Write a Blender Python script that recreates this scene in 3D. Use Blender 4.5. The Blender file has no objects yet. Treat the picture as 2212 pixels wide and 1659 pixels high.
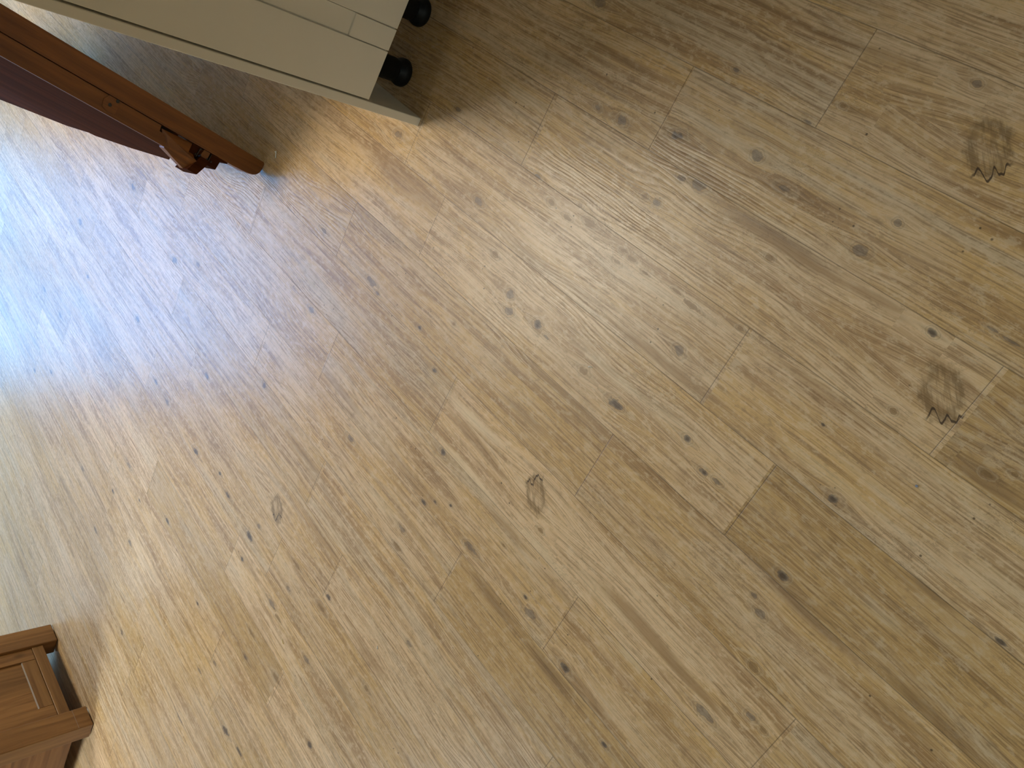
import bpy, bmesh, math, random
from mathutils import Vector, Matrix, noise as mnoise

# ---------------------------------------------------------------- camera
scene = bpy.context.scene
col = scene.collection
cam_data = bpy.data.cameras.new('camera')
cam = bpy.data.objects.new('camera', cam_data)
col.objects.link(cam)
ex = Vector((-0.02688, -0.75508, -0.65508))       # image right
ey = Vector((-0.99964, 0.02030, 0.01762))         # image down
ez = Vector((0.0, 0.65532, -0.75535))             # view direction
cam.matrix_world = Matrix(((ex.x, -ey.x, -ez.x, 0), (ex.y, -ey.y, -ez.y, 0), (ex.z, -ey.z, -ez.z, 1.2), (0, 0, 0, 1)))
cam_data.sensor_fit = 'HORIZONTAL'
cam_data.sensor_width = 36.0
cam_data.lens = 1681.3 / 2212 * 36.0
cam_data.clip_start = 0.02
scene.camera = cam

# ---------------------------------------------------------------- world, daylight, exposure
world = bpy.data.worlds.new('overcast_sky')
scene.world = world
world.use_nodes = True
bg = world.node_tree.nodes['Background']
wt = world.node_tree
wtc = wt.nodes.new('ShaderNodeTexCoord')
wsep = wt.nodes.new('ShaderNodeSeparateXYZ')
wt.links.new(wtc.outputs['Generated'], wsep.inputs[0])
wr = wt.nodes.new('ShaderNodeValToRGB')      # garden below the horizon, pale haze, bright blue-white sky
for e_, (p_, c_) in zip([wr.color_ramp.elements[0], wr.color_ramp.elements[1]] + [wr.color_ramp.elements.new(.5) for _ in range(3)],
                        ((0.0, (.05, .05, .04, 1)), (1.0, (.60, .77, 1.0, 1)), (.50, (.07, .07, .06, 1)), (.63, (.05, .055, .055, 1)), (.78, (.56, .75, 1.0, 1)))):
    e_.position, e_.color = p_, c_
wm = wt.nodes.new('ShaderNodeMath')
wm.operation = 'MULTIPLY_ADD'
wm.inputs[1].default_value = wm.inputs[2].default_value = .5
wt.links.new(wsep.outputs[2], wm.inputs[0])
wt.links.new(wm.outputs[0], wr.inputs[0])
wt.links.new(wr.outputs[0], bg.inputs[0])
bg.inputs[1].default_value = 15.0
scene.view_settings.view_transform = 'Standard'
scene.view_settings.look = 'None'
scene.view_settings.exposure = 3.3
scene.view_settings.gamma = 1.0
scene.view_settings.use_curve_mapping = False


def portal(name, loc, rot, sx, sy):
    l = bpy.data.lights.new(name, 'AREA')
    l.shape = 'RECTANGLE'
    l.size, l.size_y = sx, sy
    l.cycles.is_portal = True
    o = bpy.data.objects.new(name, l)
    o.location, o.rotation_euler = loc, rot
    col.objects.link(o)


PI = math.pi
# patio door ahead and a window on the left wall
ROOM = dict(x0=-3.2, x1=2.6, y0=-2.4, y1=6.6, z=3.4)
PATIO = (0.05, 1.98, 0.06, 3.3)     # x0 x1 z0 z1 in the far wall
NETW = (-2.5, -0.17, 0.06, 3.3)         # x0 x1 z0 z1, wide window behind a pale net, in the far wall
REAR_FILL = (-2.2, -0.6, 0.9, 2.3)            # x0 x1 z0 z1, unseen rear-wall window added to brighten the cabinet door
ROOF_FILL = (0.4, 1.6, 2.55, 3.9)           # x0 x1 y0 y1, unseen ceiling window added to brighten the middle of the floor
LEFTW = (3.5, 4.5, 1.3, 2.2)       # y0 y1 z0 z1 in the left wall
portal('patio_portal', ((PATIO[0] + PATIO[1]) / 2, ROOM['y1'] + .13, (PATIO[2] + PATIO[3]) / 2), (-PI / 2, 0, 0),
       PATIO[1] - PATIO[0], PATIO[3] - PATIO[2])
portal('net_portal', ((NETW[0] + NETW[1]) / 2, ROOM['y1'] + .13, (NETW[2] + NETW[3]) / 2), (-PI / 2, 0, 0),
       NETW[1] - NETW[0], NETW[3] - NETW[2])
portal('rear_fill_portal', ((REAR_FILL[0] + REAR_FILL[1]) / 2, ROOM['y0'] - .13, (REAR_FILL[2] + REAR_FILL[3]) / 2), (PI / 2, 0, 0),
       REAR_FILL[1] - REAR_FILL[0], REAR_FILL[3] - REAR_FILL[2])
portal('roof_fill_portal', ((ROOF_FILL[0] + ROOF_FILL[1]) / 2, (ROOF_FILL[2] + ROOF_FILL[3]) / 2, ROOM['z'] + .13), (0, 0, 0),
       ROOF_FILL[1] - ROOF_FILL[0], ROOF_FILL[3] - ROOF_FILL[2])
portal('left_portal', (ROOM['x0'] - .13, (LEFTW[0] + LEFTW[1]) / 2, (LEFTW[2] + LEFTW[3]) / 2), (PI / 2, 0, -PI / 2),
       LEFTW[1] - LEFTW[0], LEFTW[3] - LEFTW[2])

# ---------------------------------------------------------------- helpers


def lin(r, g, b):
    f = lambda c: ((c / 255 + .055) / 1.055) ** 2.4 if c > 10 else c / 255 / 12.92
    return (f(r), f(g), f(b), 1)


def add_box(bm, x0, x1, y0, y1, z0, z1, bev=0.0, seg=2):
    vs = [bm.verts.new((x, y, z)) for x in (x0, x1) for y in (y0, y1) for z in (z0, z1)]
    idx = [(0, 1, 3, 2), (4, 6, 7, 5), (0, 4, 5, 1), (2, 3, 7, 6), (0, 2, 6, 4), (1, 5, 7, 3)]
    fs = [bm.faces.new([vs[i] for i in f]) for f in idx]
    if bev > 0:
        es = list({e for f in fs for e in f.edges})
        bmesh.ops.bevel(bm, geom=es, offset=bev, segments=seg, affect='EDGES', profile=.5)


def add_prism(bm, pts, h0, h1, axes='xyz', bev=0.0, seg=2):
    """extrude polygon pts (in first two axes) between h0 and h1 along the third"""
    def mk(p, h):
        d = {axes[0]: p[0], axes[1]: p[1], axes[2]: h}
        return bm.verts.new((d['x'], d['y'], d['z']))
    a = [mk(p, h0) for p in pts]
    b = [mk(p, h1) for p in pts]
    n = len(pts)
    fs = [bm.faces.new(a[::-1]), bm.faces.new(b)]
    for i in range(n):
        j = (i + 1) % n
        fs.append(bm.faces.new((a[i], a[j], b[j], b[i])))
    if bev > 0:
        es = list({e for f in fs for e in f.edges})
        bmesh.ops.bevel(bm, geom=es, offset=bev, segments=seg, affect='EDGES', profile=.5)


def add_lathe(bm, prof, seg=40, cx=0, cy=0, axis='z'):
    rings = []
    for r, z in prof:
        ring = []
        for i in range(seg):
            t = 2 * PI * i / seg
            if axis == 'z':
                ring.append(bm.verts.new((cx + r * math.cos(t), cy + r * math.sin(t), z)))
            else:   # around local y
                ring.append(bm.verts.new((cx + r * math.cos(t), z, cy + r * math.sin(t))))
        rings.append(ring)
    for k in range(len(rings) - 1):
        for i in range(seg):
            j = (i + 1) % seg
            bm.faces.new((rings[k][i], rings[k][j], rings[k + 1][j], rings[k + 1][i]))
    bm.faces.new(rings[0][::-1])
    bm.faces.new(rings[-1])


def obj(name, bm, mat, parent=None, smooth=False):
    bmesh.ops.recalc_face_normals(bm, faces=bm.faces)
    me = bpy.data.meshes.new(name)
    bm.to_mesh(me)
    bm.free()
    if mat is not None:
        me.materials.append(mat)
    if smooth:
        for p in me.polygons:
            p.use_smooth = True
    o = bpy.data.objects.new(name, me)
    col.objects.link(o)
    if parent is not None:
        o.parent = parent
    return o


def thing(name, label, cat, mw, group=None):
    o = bpy.data.objects.new(name, None)
    o.empty_display_size = .1
    col.objects.link(o)
    o.matrix_world = mw
    o['label'] = label
    o['category'] = cat
    if group:
        o['group'] = group
    return o


def structure(o):
    o['kind'] = 'structure'
    return o


def frame(origin, e1, e2, e3):
    return Matrix(((e1[0], e2[0], e3[0], origin[0]), (e1[1], e2[1], e3[1], origin[1]),
                   (e1[2], e2[2], e3[2], origin[2]), (0, 0, 0, 1)))


class NT:
    """small node-graph writer"""
    def __init__(self, name):
        self.m = bpy.data.materials.new(name)
        self.m.use_nodes = True
        self.t = self.m.node_tree
        self.b = self.t.nodes['Principled BSDF']

    def n(self, kind, **kw):
        nd = self.t.nodes.new(kind)
        for k, v in kw.items():
            setattr(nd, k, v)
        return nd

    def set(self, sock, v):
        if v is None:
            return
        if isinstance(v, bpy.types.NodeSocket):
            self.t.links.new(v, sock)
        else:
            sock.default_value = v

    def math(self, op, a, b=None, c=None, clamp=False):
        nd = self.n('ShaderNodeMath', operation=op, use_clamp=clamp)
        self.set(nd.inputs[0], a)
        self.set(nd.inputs[1], b)
        self.set(nd.inputs[2], c)
        return nd.outputs[0]

    def mix(self, f, a, b, blend='MIX'):
        nd = self.n('ShaderNodeMix', data_type='RGBA', blend_type=blend)
        self.set(nd.inputs[0], f)
        self.set(nd.inputs[6], a)
        self.set(nd.inputs[7], b)
        return nd.outputs[2]

    def xyz(self, x, y, z):
        nd = self.n('ShaderNodeCombineXYZ')
        self.set(nd.inputs[0], x)
        self.set(nd.inputs[1], y)
        self.set(nd.inputs[2], z)
        return nd.outputs[0]

    def sep(self, v):
        nd = self.n('ShaderNodeSeparateXYZ')
        self.set(nd.inputs[0], v)
        return nd.outputs

    def noise(self, vec, scale, detail=3.0, rough=.55, dist=0.0, w=None):
        nd = self.n('ShaderNodeTexNoise', noise_dimensions='3D')
        self.set(nd.inputs['Vector'], vec)
        nd.inputs['Scale'].default_value = scale
        nd.inputs['Detail'].default_value = detail
        nd.inputs['Roughness'].default_value = rough
        nd.inputs['Distortion'].default_value = dist
        return nd.outputs['Fac']

    def ramp(self, f, stops, interp='LINEAR'):
        nd = self.n('ShaderNodeValToRGB')
        nd.color_ramp.interpolation = interp
        el = nd.color_ramp.elements
        while len(el) < len(stops):
            el.new(.5)
        for e, (p, c) in zip(el, stops):
            e.position = p
            e.color = c if len(c) == 4 else (*c, 1)
        self.set(nd.inputs[0], f)
        return nd.outputs[0]

    def maprange(self, f, a, b, c=0.0, d=1.0, smooth=True):
        nd = self.n('ShaderNodeMapRange', interpolation_type='SMOOTHSTEP' if smooth else 'LINEAR')
        self.set(nd.inputs[0], f)
        for i, v in enumerate((a, b, c, d)):
            self.set(nd.inputs[i + 1], v)
        return nd.outputs[0]

    def attr(self, name):
        nd = self.n('ShaderNodeAttribute', attribute_name=name)
        return nd

    def bump(self, h, strength, dist):
        nd = self.n('ShaderNodeBump')
        nd.inputs['Strength'].default_value = strength
        nd.inputs['Distance'].default_value = dist
        self.set(nd.inputs['Height'], h)
        return nd.outputs[0]


def plain(name, rgb, rough=.5, spec=.5, mottling=.04, scale=30, bump=0.0):
    g = NT(name)
    tc = g.n('ShaderNodeTexCoord').outputs['Object']
    nz = g.noise(tc, scale, 3)
    c = g.mix(nz, tuple(v * (1 - mottling) for v in rgb[:3]) + (1,), tuple(min(1, v * (1 + mottling)) for v in rgb[:3]) + (1,))
    g.set(g.b.inputs['Base Color'], c)
    g.b.inputs['Roughness'].default_value = rough
    g.b.inputs['Specular IOR Level'].default_value = spec
    if bump:
        g.set(g.b.inputs['Normal'], g.bump(g.noise(tc, 900, 2), bump, .0005))
    return g.m


def wood(name, dark, light, axis='x', rough=.38, stave=0.05, coat=0.0, knots=.5, spec=.4):
    """furniture timber with grain along one object axis, jointed from staves"""
    g = NT(name)
    tc = g.n('ShaderNodeTexCoord').outputs['Object']
    s = g.sep(tc)
    order = {'x': (0, 1, 2), 'y': (1, 0, 2), 'z': (2, 0, 1)}[axis]
    L, A, B = s[order[0]], s[order[1]], s[order[2]]
    cellA = g.math('FLOOR', g.math('DIVIDE', A, stave))
    cellB = g.math('FLOOR', g.math('DIVIDE', B, stave * .55))
    wn = g.n('ShaderNodeTexWhiteNoise', noise_dimensions='2D')
    g.set(wn.inputs['Vector'], g.xyz(cellA, cellB, 0.0))
    off = g.math('MULTIPLY', wn.outputs['Value'], 7.0)
    wob = g.math('MULTIPLY', g.noise(g.xyz(g.math('MULTIPLY', L, 2.5), g.math('MULTIPLY', A, 9), g.math('ADD', B, off)), 1, 2), .05)
    v = g.xyz(g.math('MULTIPLY', L, 1.6), g.math('MULTIPLY', g.math('ADD', A, wob), 34), g.math('ADD', g.math('MULTIPLY', B, 34), off))
    n1 = g.noise(v, 1.0, 5, .6, .4)
    v2 = g.xyz(g.math('MULTIPLY', L, 9), g.math('MULTIPLY', A, 420), g.math('MULTIPLY', B, 420))
    n2 = g.noise(v2, 1.0, 3, .6)
    f = g.maprange(n1, .3, .72)
    f = g.math('ADD', g.math('MULTIPLY', f, .75), g.math('MULTIPLY', n2, .25))
    c = g.mix(f, dark, light)
    tint = g.math('ADD', g.math('MULTIPLY', wn.outputs['Value'], .34), .80)
    c = g.mix(1.0, c, g.xyz(tint, tint, tint), 'MULTIPLY')
    pore = g.maprange(n2, .62, .72)
    c = g.mix(g.math('MULTIPLY', pore, .35), c, tuple(x * .45 for x in dark[:3]) + (1,))
    vk = g.n('ShaderNodeTexVoronoi', feature='F1')
    g.set(vk.inputs['Vector'], g.xyz(g.math('MULTIPLY', L, .45), A, B))
    vk.inputs['Scale'].default_value = 5.5
    kd = g.maprange(vk.outputs['Distance'], .03, .09, 1.0, 0.0)
    c = g.mix(g.math('MULTIPLY', kd, knots), c, tuple(x * .3 for x in dark[:3]) + (1,))
    g.set(g.b.inputs['Base Color'], c)
    g.b.inputs['Roughness'].default_value = rough
    g.b.inputs['Specular IOR Level'].default_value = spec
    g.b.inputs['Coat Weight'].default_value = coat
    g.b.inputs['Coat Roughness'].default_value = .25
    g.set(g.b.inputs['Normal'], g.bump(n2, .15, .0008))
    return g.m


M = {}
M['wall'] = plain('wall_paint', (.55, .50, .42), .85, .3, .02)
M['ceiling'] = plain('ceiling_paint', (.62, .60, .55), .9, .3, .01)
M['frame_white'] = plain('white_frame', (.75, .75, .73), .4, .5, .01)
M['cream'] = plain('cream_satin_paint', (.86, .80, .68), .45, .4, .015, 12)
M['carcass'] = plain('pale_carcass_board', (.55, .53, .49), .5, .4, .02)
M['black_plastic'] = plain('black_plastic', (.008, .008, .008), .5, .25, .2, 60)
M['screw'] = plain('dark_screw_steel', (.02, .018, .015), .4, .5, .2, 200)
M['black_metal'] = plain('black_hinge_metal', (.015, .013, .012), .5, .5, .2, 200)
M['felt'] = plain('white_glide_plastic', (.6, .6, .6), .6, .4, .05, 200)
M['fleck'] = plain('pale_fleck', (.8, .78, .7), .6, .4, .1, 300)
M['yellow'] = plain('yellow_fleck', (.75, .55, .2), .5, .4, .1, 300)
M['blue'] = plain('blue_grey_crumb', (.24, .28, .38), .4, .5, .1, 300)
M['dust'] = plain('grey_dust', (.42, .40, .37), .95, .1, .3, 200)
M['glue_and_highlight'] = plain('pale_glue_and_highlight', (.34, .29, .24), .6, .3, .2, 300)  # leg glue line, and the highlight painted along the end panel
M['table_x'] = wood('oiled_table_wood', lin(86, 46, 15), lin(142, 88, 36), 'x', .45, .085, .05, .25)
M['table_b'] = wood('dark_table_wood', lin(50, 24, 11), lin(80, 42, 21), 'x', .85, .10, 0, .2, .04)
M['slot_dark'] = plain('slot_shade_wood', lin(20, 10, 5), .7, .2, .2, 100)  # near-black, paints the shade inside the slot hole
M['oak_z'] = wood('dresser_oak_upright', lin(104, 70, 38), lin(160, 118, 70), 'z', .4, .12, .1, .55)
M['oak_x'] = wood('dresser_oak_rail', lin(104, 70, 38), lin(166, 124, 74), 'x', .4, .12, .1, .5)
M['oak_y'] = wood('dresser_oak_front', lin(104, 66, 34), lin(150, 106, 62), 'y', .4, .12, .1, .3)


def glass_mat(name='window_glass', tint=(1, 1, 1, 1)):
    g = NT(name)
    g.b.inputs['Base Color'].default_value = (1, 1, 1, 1)
    g.b.inputs['Roughness'].default_value = 0
    mix = g.n('ShaderNodeMixShader')
    tr = g.n('ShaderNodeBsdfTransparent')
    tr.inputs[0].default_value = tint
    gl = g.n('ShaderNodeBsdfGlossy')
    gl.inputs['Roughness'].default_value = 0
    mix.inputs[0].default_value = .06
    g.t.links.new(tr.outputs[0], mix.inputs[1])
    g.t.links.new(gl.outputs[0], mix.inputs[2])
    g.t.links.new(mix.outputs[0], g.t.nodes['Material Output'].inputs[0])
    return g.m


M['glass'] = glass_mat()
M['tinted_glass'] = glass_mat('tinted_door_glass', (.135, .285, .39, 1))

M['rear_fill'] = glass_mat('dimmed_fill_glass', (.36, .34, .29, 1))  # tint sets how much fill the added rear window gives
M['warm'] = glass_mat('clear_old_glass', (.90, .84, .76, 1))
M['roof_fill_glass'] = glass_mat('roof_fill_glass', (.45, .415, .365, 1))
M['net'] = glass_mat('net_covered_glass', (.16, .16, .155, 1))

# ---------------------------------------------------------------- floor: rows of 152 x 914 mm vinyl planks
TH = math.radians(-127.216)
CT, ST = math.cos(TH), math.sin(TH)
V0, PW, PL = 0.19811, 0.151670, 0.914
# plank end joint of each row (metres along the rows)
JOINT = {0: -.561, 1: -.810, 2: -.149, 3: -.471, 4: -.308, 5: -.577, 6: -.053, 7: -.459, 8: -.736, 9: -1.233, 10: -1.040,
         11: -1.263, 12: -1.433, 13: -1.045, 14: -1.335, 15: -1.252, 16: -1.77, 17: -1.684, -1: -.30, -2: -.62}


def joint_of(r):
    if r in JOINT:
        return JOINT[r]
    return (random.Random(r * 77 + 5).random()) * PL


# knots: (u, row coordinate, radius along grain, radius across, angle deg, kind) kinds 0 grey filled, 1 dark eye, 2 brown heart, 3 feather
#@KNOTS@
KNOTS = [(-1.0591,0.844,0.017,0.0104,0.0,0.0),(-0.8886,1.877,0.0118,0.0083,0.0,0.0),(-0.9529,1.889,0.0092,0.0056,0.0,0.0),(-0.7713,1.71,0.0153,0.0093,0.0,1.0),(-0.6199,1.489,0.01,0.0083,0.0,0.0),(-0.6874,2.032,0.0171,0.0092,0.0,0.0),(-0.724,2.078,0.0109,0.0062,0.0,0.0),(-0.7414,2.45,0.0094,0.0061,0.0,0.0),(-0.7693,2.467,0.0069,0.0049,0.0,2.0),(-0.5482,1.631,0.0153,0.007,0.0,0.0),(-0.3747,1.404,0.0069,0.0057,0.0,0.0),(-0.3968,1.784,0.0128,0.0106,0.0,0.0),(-0.3954,0.103,0.0073,0.0055,0.0,0.0),(-0.2462,2.076,0.0077,0.0058,0.0,1.0),(-0.8399,4.579,0.0144,0.011,0.0,1.0),(-0.8103,4.615,0.0105,0.0044,0.0,0.0),(-0.94,4.491,0.0128,0.009,0.0,0.0),(-0.922,4.688,0.0133,0.0087,0.0,0.0),(-0.697,4.628,0.0145,0.0094,0.0,2.0),(-0.6078,4.676,0.0175,0.01,0.0,1.0),(-0.4547,4.426,0.0095,0.0072,0.0,1.0),(-0.3955,4.601,0.0107,0.0075,0.0,1.0),(-0.3707,4.582,0.0117,0.0054,0.0,0.0),(-0.5537,3.672,0.0116,0.0089,0.0,0.0),(-0.5764,3.173,0.0227,0.0061,0.0,2.0),(-0.6172,3.145,0.0107,0.0039,0.0,2.0),(-0.7523,3.119,0.0089,0.0054,0.0,2.0),(-0.7523,3.277,0.0107,0.0061,0.0,2.0),(-0.727,3.142,0.0107,0.0044,0.0,2.0),(-0.6895,3.185,0.0096,0.0035,0.0,2.0),(-1.1267,3.738,0.0149,0.0085,0.0,0.0),(-1.0114,2.992,0.0102,0.0062,0.0,0.0),(-0.9519,3.163,0.0121,0.0065,0.0,2.0),(-0.8848,2.978,0.0076,0.0053,0.0,2.0),(-1.3348,5.868,0.0233,0.0082,0.0,0.0),(-1.2997,5.94,0.0094,0.0061,0.0,0.0),(-1.5027,7.113,0.015,0.0072,0.0,0.0),(-1.1278,5.849,0.0064,0.0049,0.0,1.0),(-1.0326,6.186,0.0082,0.0057,0.0,1.0),(-0.9055,7.058,0.0104,0.0086,0.0,1.0),(-0.9105,8.599,0.0136,0.0077,0.0,0.0),(-1.1828,8.253,0.0167,0.0076,0.0,0.0),(-0.8994,8.912,0.0149,0.0072,0.0,2.0),(-0.72,7.821,0.0221,0.0092,0.0,0.0),(-0.5514,7.644,0.007,0.0049,0.0,1.0),(-0.5239,7.762,0.0225,0.0103,0.0,0.0),(-0.6004,6.734,0.0085,0.0056,0.0,2.0),(-0.3987,7.904,0.0151,0.0098,0.0,1.0),(-0.2111,3.906,0.0127,0.0089,0.0,1.0),(-0.1994,4.896,0.0106,0.0075,0.0,1.0),(-0.1897,5.397,0.0118,0.0072,0.0,0.0),(-0.2143,5.293,0.0063,0.0041,0.0,0.0),(-0.1449,5.923,0.0111,0.0078,0.0,2.0),(-0.1568,6.794,0.02,0.0091,0.0,0.0),(-0.1023,6.378,0.0109,0.0066,0.0,0.0),(-0.0761,6.381,0.0086,0.0052,0.0,2.0),(-0.2565,8.205,0.0094,0.0057,0.0,1.0),(-0.7365,9.944,0.0122,0.0062,0.0,0.0),(-0.9876,12.258,0.0242,0.0085,0.0,0.0),(-1.1962,12.259,0.0251,0.0095,0.0,0.0),(-1.1521,12.33,0.0224,0.0058,0.0,2.0),(-1.0255,11.173,0.0194,0.0099,0.0,2.0),(-1.018,10.871,0.0122,0.0086,0.0,1.0),(-1.3928,11.757,0.0194,0.0104,0.0,1.0),(-1.5468,11.638,0.0203,0.008,0.0,1.0),(-1.7752,11.747,0.0213,0.0122,0.0,1.0),(-1.622,11.483,0.0111,0.0068,0.0,1.0),(-2.0196,11.654,0.0174,0.0088,0.0,0.0),(-1.0598,13.298,0.0227,0.0104,0.0,2.0),(-1.3715,17.004,0.0284,0.0104,0.0,0.0),(-1.1548,15.627,0.0244,0.0124,0.0,1.0),(-1.0702,15.536,0.0205,0.0078,0.0,1.0),(-0.7802,11.336,0.0142,0.0086,0.0,2.0),(-0.854,13.438,0.0142,0.0081,0.0,1.0),(-1.2054,13.804,0.0137,0.0078,0.0,0.0),(-1.3144,14.829,0.0125,0.0063,0.0,0.0),(-1.365,15.464,0.0144,0.006,0.0,0.0),(-1.8337,17.693,0.0152,0.0087,0.0,0.0),(-2.1302,14.06,0.0225,0.0085,0.0,0.0),(-1.7944,13.824,0.0194,0.008,0.0,1.0),(-2.4453,15.941,0.0179,0.0091,0.0,0.0),(-2.2142,16.692,0.0173,0.0088,0.0,0.0),(-1.9642,15.566,0.0156,0.0079,0.0,0.0),(-1.1606,11.639,0.0115,0.0075,0.0,0.0),(-1.3696,11.373,0.0102,0.0062,0.0,0.0),(-1.9948,14.374,0.0104,0.0063,0.0,1.0),(-2.1785,15.179,0.0112,0.0068,0.0,1.0),(-1.3823,12.305,0.0099,0.0069,0.0,1.0),(-1.4949,14.339,0.0119,0.0072,0.0,1.0),(-1.1719,11.094,0.0214,0.0056,0.0,2.0),(-1.2231,13.248,0.0238,0.0062,0.0,2.0),(-0.2217,2.859,0.0064,0.0049,0.0,2.0),(-2.9944,10.706,0.0188,0.0132,0.0,0.0),(-2.8128,11.603,0.0153,0.01,0.0,0.0),(-2.3552,10.945,0.0177,0.0101,0.0,0.0),(-2.9716,13.43,0.018,0.0102,0.0,0.0),(-3.1797,13.469,0.0232,0.0088,0.0,0.0),(-1.5744,9.062,0.0111,0.0085,0.0,0.0),(-1.859,10.173,0.0161,0.0077,0.0,0.0),(-2.1218,11.605,0.0198,0.0082,0.0,0.0),(-2.9284,15.114,0.0218,0.0091,0.0,0.0),(-3.0881,15.815,0.0143,0.0087,0.0,0.0),(-2.6456,8.556,0.0184,0.014,0.0,0.0),(-2.2383,8.934,0.0179,0.0117,0.0,0.0),(-2.0929,8.476,0.0112,0.0073,0.0,0.0),(-1.5724,5.812,0.0191,0.0073,0.0,0.0),(-1.0404,5.406,0.0063,0.0044,0.0,2.0),(-0.6551,7.347,0.0076,0.0049,0.0,2.0),(-0.8892,7.939,0.0111,0.0064,0.0,1.0),(-0.8606,7.771,0.0068,0.0044,0.0,1.0),(-0.8189,7.588,0.0066,0.0043,0.0,1.0),(-0.4833,3.065,0.0071,0.005,0.0,2.0),(-0.5101,2.293,0.0081,0.0053,0.0,2.0),(-0.2876,3.366,0.0051,0.0029,0.0,1.0),(-0.0556,2.713,0.0059,0.0041,0.0,2.0),(-0.0805,2.853,0.0081,0.0049,0.0,2.0),(-0.8487,3.083,0.0163,0.0068,0.0,2.0),(-0.8998,3.199,0.0128,0.0059,0.0,2.0),(-1.0205,4.19,0.0145,0.0066,0.0,2.0),(-1.2935,2.864,0.0093,0.0065,0.0,0.0),(-0.5417,0.722,0.0069,0.0039,0.0,2.0),(-0.5766,0.982,0.0077,0.0028,0.0,0.0),(-0.7342,0.843,0.0073,0.0048,0.0,0.0),(-0.1874,1.789,0.0125,0.0025,0.0,0.0),(-0.1607,1.797,0.0136,0.0028,0.0,0.0),(0.0617,3.97,0.0114,0.0035,0.0,1.0),(-1.4452,3.693,0.0161,0.0105,0.0,0.0),(-0.3329,0.523,0.04524,0.03,-48.0,3.0),(-0.1863,2.48,0.04524,0.03,-48.0,3.0),(-0.6508,6.398,0.043680000000000004,0.028,132.0,3.0),(-1.3296,10.678,0.043680000000000004,0.028,-48.0,3.0)]
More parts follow.
